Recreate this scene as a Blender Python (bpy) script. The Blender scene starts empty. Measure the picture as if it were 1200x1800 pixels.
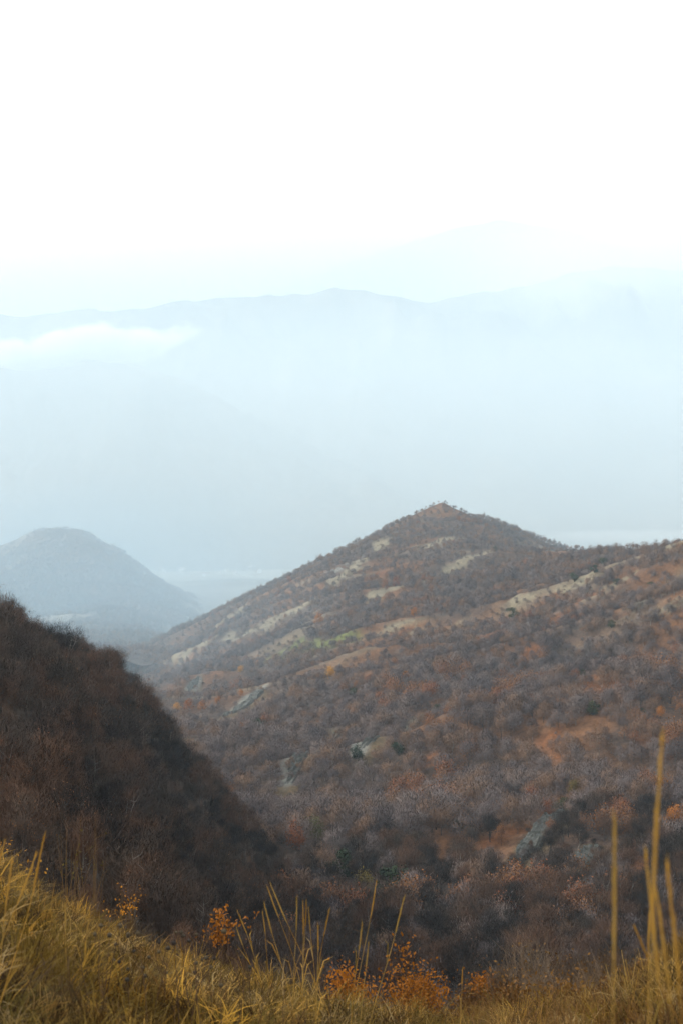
import bpy, math, random
import numpy as np
R = math.radians
random.seed(7); rng = np.random.default_rng(7)
sc = bpy.context.scene
col = sc.collection

# ------------------------------------------------------------------ camera, sky, sun, exposure
F, CX, CY = 2173.0, 600.0, 900.0            # focal length and centre in pixels of the 1200x1800 picture
cam = bpy.data.cameras.new('camera'); camo = bpy.data.objects.new('camera', cam); col.objects.link(camo)
camo.location = (0, 0, 0); camo.rotation_euler = (R(90), 0, 0)
cam.sensor_fit = 'VERTICAL'; cam.sensor_height = 36; cam.sensor_width = 24; cam.lens = 36 * F / 1800
cam.clip_start = 0.1; cam.clip_end = 60000
cam.dof.use_dof = True; cam.dof.focus_distance = 120; cam.dof.aperture_fstop = 5.0
sc.camera = camo

SUN_EL, SUN_AZ = 31.0, -66.0                # azimuth from the view direction, negative = to the left
w = bpy.data.worlds.new('World'); sc.world = w; w.use_nodes = True
nt = w.node_tree; nt.nodes.clear()
sky = nt.nodes.new('ShaderNodeTexSky'); sky.sky_type = 'NISHITA'; sky.sun_disc = False
sky.sun_elevation = R(SUN_EL); sky.sun_rotation = R(SUN_AZ); sky.dust_density = 4; sky.air_density = 1.0
mixw = nt.nodes.new('ShaderNodeMixRGB'); mixw.inputs[0].default_value = 0.82
mixw.inputs[2].default_value = (11.5, 11.35, 11.2, 1)          # even bright overcast
bg = nt.nodes.new('ShaderNodeBackground'); bg.inputs[1].default_value = 0.1
wo = nt.nodes.new('ShaderNodeOutputWorld')
tcw = nt.nodes.new('ShaderNodeTexCoord'); mpw = nt.nodes.new('ShaderNodeMapping'); mpw.inputs['Scale'].default_value = (1.6, 1.6, 11); nzw = nt.nodes.new('ShaderNodeTexNoise')
nzw.inputs['Scale'].default_value = 1.3; nzw.inputs['Detail'].default_value = 6; nt.links.new(tcw.outputs['Generated'], mpw.inputs[0]); nt.links.new(mpw.outputs[0], nzw.inputs['Vector'])
rpw = nt.nodes.new('ShaderNodeValToRGB'); rpw.color_ramp.elements[0].position = .35; rpw.color_ramp.elements[1].position = .68
rpw.color_ramp.elements[0].color = (6.9, 6.8, 6.65, 1); rpw.color_ramp.elements[1].color = (13.2, 12.7, 11.9, 1)
nt.links.new(nzw.outputs[0], rpw.inputs[0]); nt.links.new(rpw.outputs[0], mixw.inputs[2])
nt.links.new(sky.outputs[0], mixw.inputs[1]); nt.links.new(mixw.outputs[0], bg.inputs[0]); nt.links.new(bg.outputs[0], wo.inputs[0])

sl = bpy.data.lights.new('sun', 'SUN'); sl.energy = 3.1; sl.angle = R(9); sl.color = (1.0, 0.93, 0.82)
so = bpy.data.objects.new('sun', sl); col.objects.link(so)
so.rotation_euler = (R(90 - SUN_EL), 0, R(180) - R(SUN_AZ) )
sc.view_settings.view_transform = 'Standard'; sc.view_settings.look = 'None'
sc.view_settings.exposure = 0.9; sc.view_settings.gamma = 1.0
sc.render.engine = 'CYCLES'
cy = sc.cycles
cy.use_denoising = True; cy.max_bounces = 6; cy.diffuse_bounces = 2; cy.glossy_bounces = 1
cy.transmission_bounces = 2; cy.volume_bounces = 3; cy.transparent_max_bounces = 6

# ------------------------------------------------------------------ helpers
def tag(o, label=None, cat=None, group=None, kind=None):
    if label: o['label'] = label
    if cat: o['category'] = cat
    if group: o['group'] = group
    if kind: o['kind'] = kind
    return o
def mesh(name, v, f, mats=(), smooth=False, midx=None):
    m = bpy.data.meshes.new(name); m.from_pydata([tuple(map(float, p)) for p in v] if not isinstance(v, np.ndarray) else v.tolist(), [], f if isinstance(f, list) else f.tolist())
    for a in mats: m.materials.append(a)
    if smooth: m.polygons.foreach_set('use_smooth', np.ones(len(m.polygons), bool))
    if midx is not None: m.polygons.foreach_set('material_index', np.asarray(midx, np.int32))
    m.update(); return m
def link(name, data, parent=None, loc=(0, 0, 0), rot=(0, 0, 0), scale=None):
    o = bpy.data.objects.new(name, data); col.objects.link(o)
    o.location = loc; o.rotation_euler = rot
    if scale is not None: o.scale = (scale,) * 3
    if parent: o.parent = parent
    return o

_perm = np.random.default_rng(3).permutation(512); _perm = np.concatenate([_perm, _perm])
_ga = np.random.default_rng(4).uniform(0, 2 * np.pi, 512); _gx, _gy = np.cos(_ga), np.sin(_ga)
def perlin(x, y):
    x = np.asarray(x, float); y = np.asarray(y, float)
    xi = np.floor(x).astype(np.int64); yi = np.floor(y).astype(np.int64); xf = x - xi; yf = y - yi
    def g(ix, iy, dx, dy):
        h = _perm[(_perm[ix & 511] + iy) & 511]; return _gx[h] * dx + _gy[h] * dy
    u = xf * xf * xf * (xf * (xf * 6 - 15) + 10); v = yf * yf * yf * (yf * (yf * 6 - 15) + 10)
    a = g(xi, yi, xf, yf); b = g(xi + 1, yi, xf - 1, yf); c = g(xi, yi + 1, xf, yf - 1); d = g(xi + 1, yi + 1, xf - 1, yf - 1)
    return ((a + u * (b - a)) * (1 - v) + (c + u * (d - c)) * v) * 1.5
def fbm(x, y, o=4, g=0.5):
    s = 0; a = 1
    for i in range(o): s = s + a * perlin(x * 2 ** i + 17.3 * i, y * 2 ** i - 9.1 * i); a *= g
    return s
def ridged(x, y, o=4, g=0.5):
    s = 0; a = 1
    for i in range(o): s = s + a * (1 - 2 * np.abs(perlin(x * 2 ** i + 7.7 * i, y * 2 ** i + 3.1 * i))); a *= g
    return s
def sstep(a, b, x):
    t = np.clip((x - a) / (b - a), 0, 1); return t * t * (3 - 2 * t)

class TPS:                                   # thin-plate surface through surveyed points (bearing, ln distance) -> slope angle
    def __init__(s, pts):
        p = np.array(pts, float); s.c = np.stack([p[:, 0] / 300, 2.2 * np.log(p[:, 2])], 1)
        n = len(p); K = s.k(((s.c[:, None] - s.c[None]) ** 2).sum(-1)) + 2e-3 * np.eye(n)
        Pm = np.c_[np.ones(n), s.c]; A = np.zeros((n + 3, n + 3)); A[:n, :n] = K; A[:n, n:] = Pm; A[n:, :n] = Pm.T
        s.w = np.linalg.solve(A, np.r_[p[:, 1], 0, 0, 0])
    @staticmethod
    def k(r2): return 0.5 * r2 * np.log(r2 + 1e-12)
    def __call__(s, px, d):
        q = np.stack([np.ravel(px) / 300, 2.2 * np.log(np.ravel(d))], 1); out = np.empty(len(q))
        for i in range(0, len(q), 40000):
            b = q[i:i + 40000]; r2 = ((b[:, None] - s.c[None]) ** 2).sum(-1)
            out[i:i + 40000] = s.k(r2) @ s.w[:-3] + s.w[-3] + b @ s.w[-2:]
        return out.reshape(np.shape(px))
def pix(X, Y): return CX + np.asarray(X) / np.asarray(Y) * F
def W(px, py, d): return np.array([(px - CX) / F * d, d, (CY - py) / F * d])

# ------------------------------------------------------------------ the land, as height functions
cr = np.array([(-600, 1380), (-200, 1470), (0, 1548), (60, 1603), (130, 1622), (250, 1700), (400, 1752), (550, 1796), (700, 1824), (790, 1830),
               (860, 1802), (950, 1785), (1060, 1765), (1120, 1735), (1200, 1690), (1500, 1600), (2000, 1560)], float)
def zA(X, Y):
    Y = np.maximum(np.asarray(Y, float), 0.3); px = np.clip(pix(X, Y), -1500, 2700)
    tc = 0
    for o_, w_ in ((-30, .25), (0, .5), (30, .25)): tc = tc + w_ * (np.interp(px + o_, cr[:, 0], cr[:, 1]) - CY) / F
    Yc = np.interp(px, [0, 300, 600, 900, 1200], [14, 13, 12, 13, 16]); k = 1.7 / Yc ** 2
    z = -tc * Y - k * (Y - Yc) ** 2
    return z + sstep(2, 6, Y) * (0.17 * fbm(X * .6, Y * .6, 3) + .05 * fbm(X * 2.3, Y * 2.3, 2))
tB = TPS([(0, 1140, 260), (100, 1190, 300), (200, 1212, 350), (240, 1255, 380), (330, 1372, 425), (400, 1445, 440), (480, 1520, 430), (560, 1590, 420),
          (-200, 1060, 230), (-400, 1000, 210), (0, 1330, 170), (0, 1520, 110), (0, 1690, 70), (0, 1850, 45), (150, 1630, 100), (130, 1420, 190), (250, 1520, 210), (300, 1720, 130),
          (400, 1630, 230), (520, 1720, 220), (300, 1450, 310), (200, 1350, 260), (-300, 1250, 140), (-300, 1600, 60), (300, 1850, 70), (600, 1900, 150), (600, 1760, 300),
          (0, 1200, 400), (200, 1340, 520), (330, 1470, 600), (-300, 1120, 380), (450, 1600, 600), (0, 1300, 600), (-300, 1200, 600)])
def zB(X, Y):
    Y = np.maximum(np.asarray(Y, float), 20); px = pix(X, Y)
    z = (CY - tB(px, Y)) / F * Y
    return z + 1.4 * fbm(X / 60, Y / 60, 4) + 1.0 * ridged(X / 130 + Y / 300, Y / 140, 2)
tC = TPS([(775, 913, 1800), (700, 922, 1780), (640, 962, 1740), (580, 992, 1720), (520, 1024, 1700), (450, 1068, 1650), (390, 1108, 1600), (320, 1152, 1520), (245, 1194, 1430),
          (850, 918, 1850), (920, 943, 1900), (980, 968, 1950), (1100, 990, 2100), (775, 965, 2150), (640, 1030, 2100), (450, 1140, 2000), (980, 1020, 2350), (300, 1190, 1900), (1300, 1020, 2200),
          (700, 1003, 1500), (600, 1055, 1400), (500, 1115, 1350), (400, 1165, 1300), (800, 955, 1560), (880, 972, 1450), (980, 981, 1300), (1100, 983, 1150), (1200, 981, 1030), (1400, 970, 900),
          (950, 1000, 1680), (1100, 1010, 1450), (1250, 1020, 1350), (1400, 1010, 1250), (1600, 960, 850),
          (1000, 1065, 1000), (1100, 1065, 900), (1200, 1065, 820), (900, 1085, 1050), (800, 1065, 1200), (700, 1105, 1150), (600, 1155, 1080), (500, 1195, 1080), (400, 1225, 1080), (300, 1262, 1000),
          (1200, 1165, 690), (1100, 1188, 690), (1000, 1205, 710), (900, 1215, 750), (800, 1235, 790), (700, 1255, 810), (600, 1290, 790), (500, 1320, 750), (420, 1378, 650),
          (1200, 1235, 600), (1100, 1250, 590), (1000, 1275, 580), (900, 1295, 590), (800, 1315, 600), (700, 1355, 590), (600, 1400, 550), (520, 1435, 530),
          (1200, 1315, 520), (1200, 1445, 430), (1200, 1580, 355), (1050, 1415, 450), (1000, 1515, 390), (900, 1490, 430), (900, 1615, 330), (1050, 1615, 325), (800, 1510, 430), (700, 1515, 430), (600, 1515, 430),
          (700, 1640, 310), (800, 1750, 240), (600, 1660, 290), (1000, 1755, 230), (1200, 1740, 230), (700, 1850, 150), (700, 1950, 80), (1000, 1880, 120), (1000, 1950, 60), (1400, 1500, 350), (1400, 1740, 200), (1600, 1300, 500),
          (0, 1420, 600), (0, 1320, 1000), (100, 1270, 1300), (0, 1620, 250), (0, 1950, 100), (-100, 1200, 2000), (1500, 1800, 80), (1600, 1080, 700), (600, 1030, 3000), (200, 1120, 3000), (1200, 1040, 3000), (300, 1420, 560), (200, 1560, 330)])
_crest = [W(*p) for p in [(245, 1194, 1430), (320, 1152, 1520), (390, 1108, 1600), (450, 1066, 1660), (520, 1022, 1710), (580, 989, 1740), (640, 956, 1765), (700, 919, 1785), (745, 901, 1797), (776, 882, 1800), (810, 899, 1815), (850, 917, 1840), (920, 942, 1890), (980, 968, 1950)]]
_spur = [W(*p) for p in [(776, 882, 1800), (800, 925, 1700), (835, 950, 1590), (880, 968, 1470)]]
def summit(X, Y):
    X = np.asarray(X, float); Y = np.asarray(Y, float); best = np.full(np.broadcast(X, Y).shape, -1e4); k = (Y > 1250) & (Y < 2200); x, y = X[k], Y[k]; b = np.full(x.shape, -1e4)
    for line, fall in ((_crest, .62), (_spur, .5)):
        for p, q in zip(line[:-1], line[1:]):
            dx, dy = q[0] - p[0], q[1] - p[1]; t_ = np.clip(((x - p[0]) * dx + (y - p[1]) * dy) / (dx * dx + dy * dy), 0, 1)
            dist = np.hypot(x - p[0] - t_ * dx, y - p[1] - t_ * dy); b = np.maximum(b, p[2] + t_ * (q[2] - p[2]) - fall * (np.sqrt(dist ** 2 + 16) - 4))
    best[k] = b; return best
def ribs(X, Y):                              # spurs that run down from the ridge to the gully
    q = Y * .96 + X * .28 + 35 * fbm(X / 260, Y / 260, 2)
    return ridged(X / 420 + 3, q / 145, 3, .42)
def zC(X, Y):
    Y = np.maximum(np.asarray(Y, float), 40); px = pix(X, Y)
    z = (CY - tC(px, Y)) / F * Y
    a = sstep(200, 700, Y) * (1 - .7 * np.exp(-(((X - 150) / 260) ** 2 + ((Y - 1790) / 330) ** 2)))
    z = z + a * (18.0 * ribs(X, Y) - 8) 
    z = np.maximum(z, summit(X, Y)) + 1.8 * fbm(X / 45, Y / 45, 4)
    return z
tD = TPS([(-300, 1010, 4300), (-100, 1000, 4300), (0, 976, 4250), (55, 944, 4200), (100, 938, 4200), (145, 946, 4150), (200, 976, 4050), (260, 1022, 3900), (320, 1068, 3700), (385, 1112, 3400),
          (0, 1050, 3300), (100, 1050, 3300), (200, 1085, 3100), (290, 1120, 2950), (100, 1155, 2100), (200, 1150, 2150), (300, 1145, 2400), (0, 1155, 2100), (-300, 1150, 2200), (-300, 1060, 3300),
          (100, 985, 5600), (-100, 1000, 5300), (300, 1050, 5000), (-300, 1020, 5300), (450, 1140, 2700), (500, 1090, 4000)])
DS = .78
def zD(X, Y):
    Y = np.maximum(np.asarray(Y, float), 500)
    q = Y * .5 - X
    return (CY - tD(pix(X, Y), Y / DS)) / F * Y + 13 * ridged(q / 330, (X + Y) / 900, 4, .5) - 10 + 7 * fbm(X / 130, Y / 130, 3)
def zE(X, Y):
    Y = np.asarray(Y, float)
    b = np.interp(Y, [900, 1400, 2000, 2900, 4000, 6000, 13000], [-195, -205, -236, -248, -252, -255, -262])
    return b + 9 * fbm(np.asarray(X) / 500, Y / 500, 4) + 26 * np.maximum(0, fbm(np.asarray(X) / 900 + 5, Y / 1300, 2)) * sstep(2600, 4000, Y) * (1 - sstep(5000, 5800, Y))
def zland(X, Y):
    return np.maximum(np.maximum(np.where(np.asarray(Y) < 75, zA(X, Y), -1e4), np.where((np.asarray(Y) > 22) & (np.asarray(Y) < 640), zB(X, Y), -1e4)), np.maximum(np.where(np.asarray(Y) > 45, zC(X, Y), -1e4), np.where(np.asarray(Y) > 1000, zE(X, Y), -1e4)))
_ds = np.exp(np.linspace(math.log(4), math.log(3300), 520))
def cast(px, py, dmin=4):                    # ground point met by the bearing (px, py)
    d = _ds[_ds >= dmin]; z = zland((px - CX) / F * d, d); hit = np.nonzero(z >= (CY - py) / F * d)[0]
    i = hit[0] if len(hit) else len(d) - 1
    if i > 0:
        a, b = d[i - 1], d[i]
        for _ in range(12):
            m = .5 * (a + b)
            if zland(np.array([(px - CX) / F * m]), np.array([m]))[0] >= (CY - py) / F * m: b = m
            else: a = m
        dd = b
    else: dd = d[i]
    x = (px - CX) / F * dd
    return np.array([x, dd, float(zland(np.array([x]), np.array([dd]))[0])])

# ------------------------------------------------------------------ materials
def nodes(name):
    m = bpy.data.materials.new(name); m.use_nodes = True; t = m.node_tree; b = t.nodes['Principled BSDF']
    b.inputs['Roughness'].default_value = .9; b.inputs['Specular IOR Level'].default_value = .15
    return m, t, b
def N(t, typ, **kw):
    n = t.nodes.new('ShaderNode' + typ)
    for k, v in kw.items():
        if k.startswith('i_'): n.inputs[int(k[2:]) if k[2:].isdigit() else k[2:].replace('_', ' ')].default_value = v
        else: setattr(n, k, v)
    return n
def ramp(t, fac, stops):
    r = t.nodes.new('ShaderNodeValToRGB'); e = r.color_ramp.elements
    while len(e) > 1: e.remove(e[-1])
    e[0].position, e[0].color = stops[0][0], (*stops[0][1], 1)
    for p, c in stops[1:]: x = e.new(p); x.color = (*c, 1)
    if fac is not None: t.links.new(fac, r.inputs[0])
    return r
def mix(t, a, b, fac, mode='MIX'):
    m = t.nodes.new('ShaderNodeMixRGB'); m.blend_type = mode
    for s, x in ((0, fac), (1, a), (2, b)):
        if isinstance(x, (int, float)): m.inputs[s].default_value = x
        elif isinstance(x, tuple): m.inputs[s].default_value = (*x, 1)
        else: t.links.new(x, m.inputs[s])
    return m.outputs[0]
def noise(t, vec, scale, detail=4, rough=.55):
    n = N(t, 'TexNoise'); n.inputs['Scale'].default_value = scale; n.inputs['Detail'].default_value = detail; n.inputs['Roughness'].default_value = rough
    t.links.new(vec, n.inputs['Vector']); return n.outputs[0]
def ground_mat(name, sc1, sc2, bump, attr=True, base=(.1, .08, .05)):
    m, t, b = nodes(name); g = N(t, 'NewGeometry').outputs['Position']
    c = N(t, 'Attribute', attribute_name='tint').outputs['Color'] if attr else base
    n1 = noise(t, g, sc1, 6, .65); n2 = noise(t, g, sc2, 5, .7)
    v1 = ramp(t, n1, [(.25, (.62, .6, .6)), (.75, (1.4, 1.38, 1.35))]).outputs[0]
    v2 = ramp(t, n2, [(.3, (.6, .6, .62)), (.7, (1.45, 1.42, 1.36))]).outputs[0]
    c = mix(t, mix(t, c, v1, 1.0, 'MULTIPLY'), v2, 1.0, 'MULTIPLY'); t.links.new(c, b.inputs['Base Color'])
    bm = N(t, 'Bump'); bm.inputs['Strength'].default_value = .7; bm.inputs['Distance'].default_value = bump
    t.links.new(n2, bm.inputs['Height']); t.links.new(bm.outputs[0], b.inputs['Normal'])
    return m
def plant_mat(name, stops, noise_scale=.012, rnd=.45, vary=.35, rough=.85, trans=0.0):
    """colour from where the plant stands (noise over object location) plus its own random value"""
    m, t, b = nodes(name); oi = N(t, 'ObjectInfo')
    n = noise(t, oi.outputs['Location'], noise_scale, 2)
    ma = N(t, 'Math', operation='MULTIPLY_ADD'); t.links.new(oi.outputs['Random'], ma.inputs[0]); ma.inputs[1].default_value = rnd; t.links.new(n, ma.inputs[2])
    sb = N(t, 'Math', operation='SUBTRACT'); t.links.new(ma.outputs[0], sb.inputs[0]); sb.inputs[1].default_value = rnd * .5
    st = N(t, 'MapRange'); st.inputs[1].default_value = .28; st.inputs[2].default_value = .72; t.links.new(sb.outputs[0], st.inputs[0])
    c = ramp(t, st.outputs[0], stops).outputs[0]
    tc = N(t, 'TexCoord').outputs['Object']; f = noise(t, tc, 1.7, 3, .7)
    v = ramp(t, f, [(.3, (1 - vary,) * 3), (.7, (1 + vary,) * 3)]).outputs[0]
    c = mix(t, c, v, 1.0, 'MULTIPLY'); t.links.new(c, b.inputs['Base Color']); b.inputs['Roughness'].default_value = rough
    if trans:
        tr = N(t, 'BsdfTranslucent'); t.links.new(c, tr.inputs[0]); mx = N(t, 'MixShader'); mx.inputs[0].default_value = trans
        t.links.new(b.outputs[0], mx.inputs[1]); t.links.new(tr.outputs[0], mx.inputs[2]); t.links.new(mx.outputs[0], t.nodes['Material Output'].inputs[0])
    return m
M = {}
M['meadow'] = ground_mat('meadow_soil', 1.6, 14, .03)
M['slope'] = ground_mat('slope_ground', .06, .5, .5)
M['farhill'] = ground_mat('far_hill_ground', .012, .06, 5)
M['plain'] = ground_mat('valley_ground', .004, .03, 1)
M['mount'] = ground_mat('mountain_ground', .0015, .012, 12)
M['crown'] = plant_mat('bare_twigs', [(0, (.10, .080, .080)), (.25, (.17, .135, .128)), (.45, (.125, .097, .092)), (.65, (.19, .15, .138)), (.85, (.155, .112, .095)), (1, (.19, .115, .075))], .012, .75)
M['crown_dark'] = plant_mat('bare_twigs_painted_shade', [(0, (.018, .013, .011)), (.25, (.068, .047, .037)), (.5, (.032, .024, .017)), (.75, (.085, .057, .042)), (1, (.088, .046, .027))], .03, 1.0)  # darker copy of the twig colour, with the hillside and gully shade painted in
M['bark'] = plant_mat('bark', [(0, (.045, .037, .032)), (.7, (.09, .077, .066)), (1, (.22, .195, .17))], .02, .8)
M['rust'] = plant_mat('rust_leaves', [(0, (.19, .085, .035)), (.5, (.26, .11, .035)), (1, (.22, .075, .03))], .02, .6, .4, trans=.2)
M['yellow'] = plant_mat('yellow_leaves', [(0, (.50, .24, .03)), (.5, (.58, .30, .03)), (1, (.46, .17, .02))], .02, .6, .35, trans=.25)
M['orange'] = plant_mat('orange_leaves', [(0, (.30, .11, .015)), (.5, (.38, .14, .018)), (1, (.25, .07, .015))], .02, .6, .35, trans=.25)
M['ever'] = plant_mat('evergreen_leaves', [(0, (.018, .030, .014)), (.5, (.03, .046, .017)), (1, (.05, .058, .02))], .02, .6, .4)
M['olive'] = plant_mat('olive_leaves', [(0, (.10, .075, .02)), (.5, (.14, .10, .02)), (1, (.09, .085, .03))], .02, .6, .4)
M['grass'] = plant_mat('dry_grass', [(0, (.045, .026, .008)), (.2, (.13, .062, .012)), (.36, (.12, .098, .022)), (.54, (.31, .15, .018)), (.7, (.36, .26, .12)), (.86, (.62, .34, .05)), (1, (.16, .10, .02))], .8, .95, .35, trans=.3)
M['straw'] = plant_mat('straw', [(0, (.36, .19, .03)), (.5, (.46, .26, .05)), (1, (.40, .25, .06))], .5, .6, .2, trans=.2)
M['stem'] = plant_mat('dry_stem', [(0, (.05, .03, .02)), (.5, (.08, .045, .025)), (1, (.12, .07, .03))], .5, .8, .3)
M['head'] = plant_mat('seed_heads', [(0, (.03, .024, .02)), (.6, (.05, .04, .028)), (1, (.08, .06, .035))], .5, .8, .3)
M['twig'] = plant_mat('pale_twigs', [(0, (.11, .075, .05)), (.5, (.17, .12, .08)), (1, (.22, .16, .11))], .5, .6, .3)
M['bracken'] = plant_mat('bracken', [(0, (.12, .06, .02)), (.5, (.19, .09, .025)), (1, (.24, .13, .04))], .5, .6, .4, trans=.2)
def rock_mat():
    m, t, b = nodes('rock'); g = N(t, 'NewGeometry').outputs['Position']
    mp = N(t, 'Mapping'); mp.inputs['Scale'].default_value = (1, 1, 3); mp.inputs['Rotation'].default_value = (.5, .6, 0); t.links.new(g, mp.inputs[0])
    n = noise(t, mp.outputs[0], .35, 8, .7)
    c = ramp(t, n, [(.3, (.045, .047, .042)), (.45, (.085, .087, .078)), (.6, (.14, .14, .125)), (.74, (.09, .092, .06))]).outputs[0]
    t.links.new(c, b.inputs['Base Color']); bm = N(t, 'Bump'); bm.inputs['Strength'].default_value = .9; bm.inputs['Distance'].default_value = .6
    t.links.new(n, bm.inputs['Height']); t.links.new(bm.outputs[0], b.inputs['Normal']); return m
M['rock'] = rock_mat()
def plain_mat(name, c):
    m, t, b = nodes(name); g = N(t, 'TexCoord').outputs['Object']; n = noise(t, g, .6, 3)
    t.links.new(mix(t, c, ramp(t, n, [(.3, (.85,) * 3), (.7, (1.1,) * 3)]).outputs[0], 1.0, 'MULTIPLY'), b.inputs['Base Color']); return m
M['plaster'] = plain_mat('house_plaster', (.72, .69, .64)); M['tile'] = plain_mat('house_roof', (.40, .30, .26))

# ------------------------------------------------------------------ patches of open ground on the slope (bearing pairs walked to the ground, radius in metres)
KHAKI, ORANGE, GREEN, GREY = (.175, .152, .105), (.15, .062, .024), (.105, .115, .036), (.16, .16, .145)
patch_src = [((672, 955), (588, 1020), 13, KHAKI), ((800, 990), (655, 1056), 12, KHAKI), ((732, 965), (798, 945), 14, KHAKI), ((535, 1062), (440, 1108), 13, KHAKI),
    ((300, 1156), (365, 1126), 15, KHAKI), ((470, 1105), (400, 1120), 10, KHAKI), ((248, 1186), (330, 1150), 12, KHAKI), ((860, 968), (805, 985), 9, KHAKI), ((352, 1120), (420, 1075), 10, KHAKI),
    ((600, 1000), (560, 1012), 7, GREY), ((640, 975), (610, 990), 6, GREY),
    ((495, 1150), (610, 1122), 15, GREEN), ((510, 1140), (590, 1128), 14, GREEN), ((690, 1105), (740, 1090), 8, KHAKI),
    ((985, 1040), (1040, 1015), 11, KHAKI), ((1060, 1035), (1110, 1012), 9, KHAKI), ((1130, 1055), (1195, 1022), 12, KHAKI), ((1020, 1056), (1045, 1048), 8, ORANGE), ((1150, 1076), (1195, 1055), 6, KHAKI),
    ((905, 1056), (925, 1046), 7, KHAKI), ((1115, 975), (1200, 968), 10, KHAKI), ((970, 1095), (995, 1075), 10, ORANGE), ((845, 1140), (865, 1115), 10, ORANGE), ((885, 1095), (905, 1085), 8, ORANGE),
    ((865, 1045), (885, 1036), 9, ORANGE), ((955, 1055), (975, 1045), 6, ORANGE), ((760, 1110), (785, 1100), 7, ORANGE), ((930, 1150), (955, 1140), 6, ORANGE), ((690, 1115), (715, 1105), 7, ORANGE), ((640, 1020), (670, 1010), 8, ORANGE),
    ((950, 1205), (1060, 1190), 9, ORANGE), ((1060, 1190), (1200, 1165), 9, ORANGE), ((1040, 1215), (1100, 1222), 8, ORANGE), ((1110, 1200), (1200, 1195), 8, ORANGE), ((890, 1232), (940, 1212), 9, KHAKI), ((905, 1225), (930, 1230), 6, ORANGE),
    ((770, 1250), (690, 1285), 6, KHAKI), ((760, 1262), (700, 1290), 4, GREY), ((680, 1290), (632, 1318), 5, GREY), ((585, 1290), (535, 1345), 5, KHAKI), ((565, 1310), (505, 1375), 5, GREY), ((460, 1210), (400, 1255), 7, GREY), ((350, 1195), (335, 1212), 5, GREY),
    ((830, 1440), (860, 1425), 6, ORANGE), ((860, 1480), (900, 1460), 6, ORANGE), ((920, 1400), (955, 1420), 6, ORANGE), ((680, 1420), (730, 1380), 5, ORANGE), ((740, 1340), (760, 1330), 4, ORANGE), ((780, 1430), (800, 1445), 4, ORANGE), ((1100, 1480), (1120, 1520), 5, ORANGE), ((640, 1440), (690, 1430), 4, ORANGE),
    ((960, 1300), (985, 1330), 5, ORANGE), ((1140, 1300), (1170, 1330), 5, ORANGE)]
rock_src = [((988, 1432), (903, 1520), 8.5, 'large grey slanting rock outcrop above the dark gully', 1.7), ((1045, 1490), (1012, 1530), 8, 'smaller broken rock beside the large grey outcrop', 1.4),
    ((770, 1252), (640, 1315), 8, 'long pale rock rib across the middle of the slope', 1.6), ((590, 1290), (505, 1378), 9, 'grey rock slab running down to the gully', 1.6),
    ((465, 1212), (395, 1260), 12, 'blue grey rock band near the valley mouth', 1.6), ((352, 1192), (330, 1215), 9, 'small grey rock face near the dark hillside', 1.4)]
patches = []
for a, b, wd, lab, up in rock_src:
    p, q = cast(*a, dmin=150), cast(*b, dmin=150)
    for sh in (0, .7, 1.4):
        m_ = np.array([0, -sh * wd, 0]); patches.append((p + m_, q + m_, wd * .42, (.085, .062, .036)))
for a, b, r, c in patch_src:
    p, q = cast(*a, dmin=150), cast(*b, dmin=150)
    if np.linalg.norm(p - q) < 420: patches.append((p, q, r * (.78 if c == KHAKI else .85), c))
def patch_at(X, Y, tint=None):
    """openness 0..1 from the surveyed patches; blends their colours into tint"""
    X = np.asarray(X); Y = np.asarray(Y); op = np.zeros(X.shape); wob = 9 * fbm(X / 20, Y / 20, 4)
    for p, q, r, c in patches:
        dx, dy = q[0] - p[0], q[1] - p[1]; L = dx * dx + dy * dy + 1e-6
        s = np.clip(((X - p[0]) * dx + (Y - p[1]) * dy) / L, 0, 1)
        dist = np.hypot(X - p[0] - s * dx, Y - p[1] - s * dy) + wob * r / 11
        m = 1 - sstep(r * .6, r * 1.35, dist); op = np.maximum(op, m * (.5 if c == ORANGE else .86))
        if tint is not None:
            for k in range(3): tint[..., k] = tint[..., k] * (1 - m) + c[k] * m
    return op
def nat_open(X, Y):                          # natural thinning of the wood along the spurs
    q = Y * .96 + X * .28
    return .48 * (ribs(X, Y) - .75) + .7 * fbm(X / 120 + 9, q / 48, 3)
def tint_C(X, Y, Z):
    t = np.empty(X.shape + (3,)); n = fbm(X / 90, Y / 60, 4); o = nat_open(X, Y)
    a = np.array((.070, .050, .040)); b = np.array((.125, .062, .030)); k = np.array((.135, .105, .07))
    s = sstep(-.3, .5, n)[..., None]; t[:] = a * (1 - s) + b * s
    s2 = (sstep(.38, .7, o) * sstep(550, 1000, Y))[..., None]; t[:] = t * (1 - s2) + k * s2
    patch_at(X, Y, t); return t
def tint_B(X, Y, Z):
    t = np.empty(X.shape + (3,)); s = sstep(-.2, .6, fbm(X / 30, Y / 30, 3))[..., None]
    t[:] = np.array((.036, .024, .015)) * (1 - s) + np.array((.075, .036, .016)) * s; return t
def tint_A(X, Y, Z):
    t = np.empty(X.shape + (3,)); s = sstep(-.5, .6, fbm(X * .5, Y * .5, 3))[..., None]; g = sstep(900, 1150, pix(X, np.maximum(Y, 1)))[..., None] * sstep(11, 16, Y)[..., None]
    t[:] = np.array((.05, .032, .010)) * (1 - s) + np.array((.12, .07, .015)) * s; t[:] = t * (1 - g) + np.array((.20, .19, .10)) * g; return t
def tint_D(X, Y, Z):
    t = np.empty(X.shape + (3,)); s = sstep(-.2, .8, fbm(X / 260, Y / 260, 4))[..., None]; k = sstep(.35, .8, fbm((Y * .5 - X) / 150, (X + Y) / 500, 4))[..., None]
    t[:] = np.array((.085, .068, .062)) * (1 - s) + np.array((.14, .085, .06)) * s; t[:] = t * (1 - .8 * k) + np.array((.26, .235, .19)) * .8 * k; return t
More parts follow.
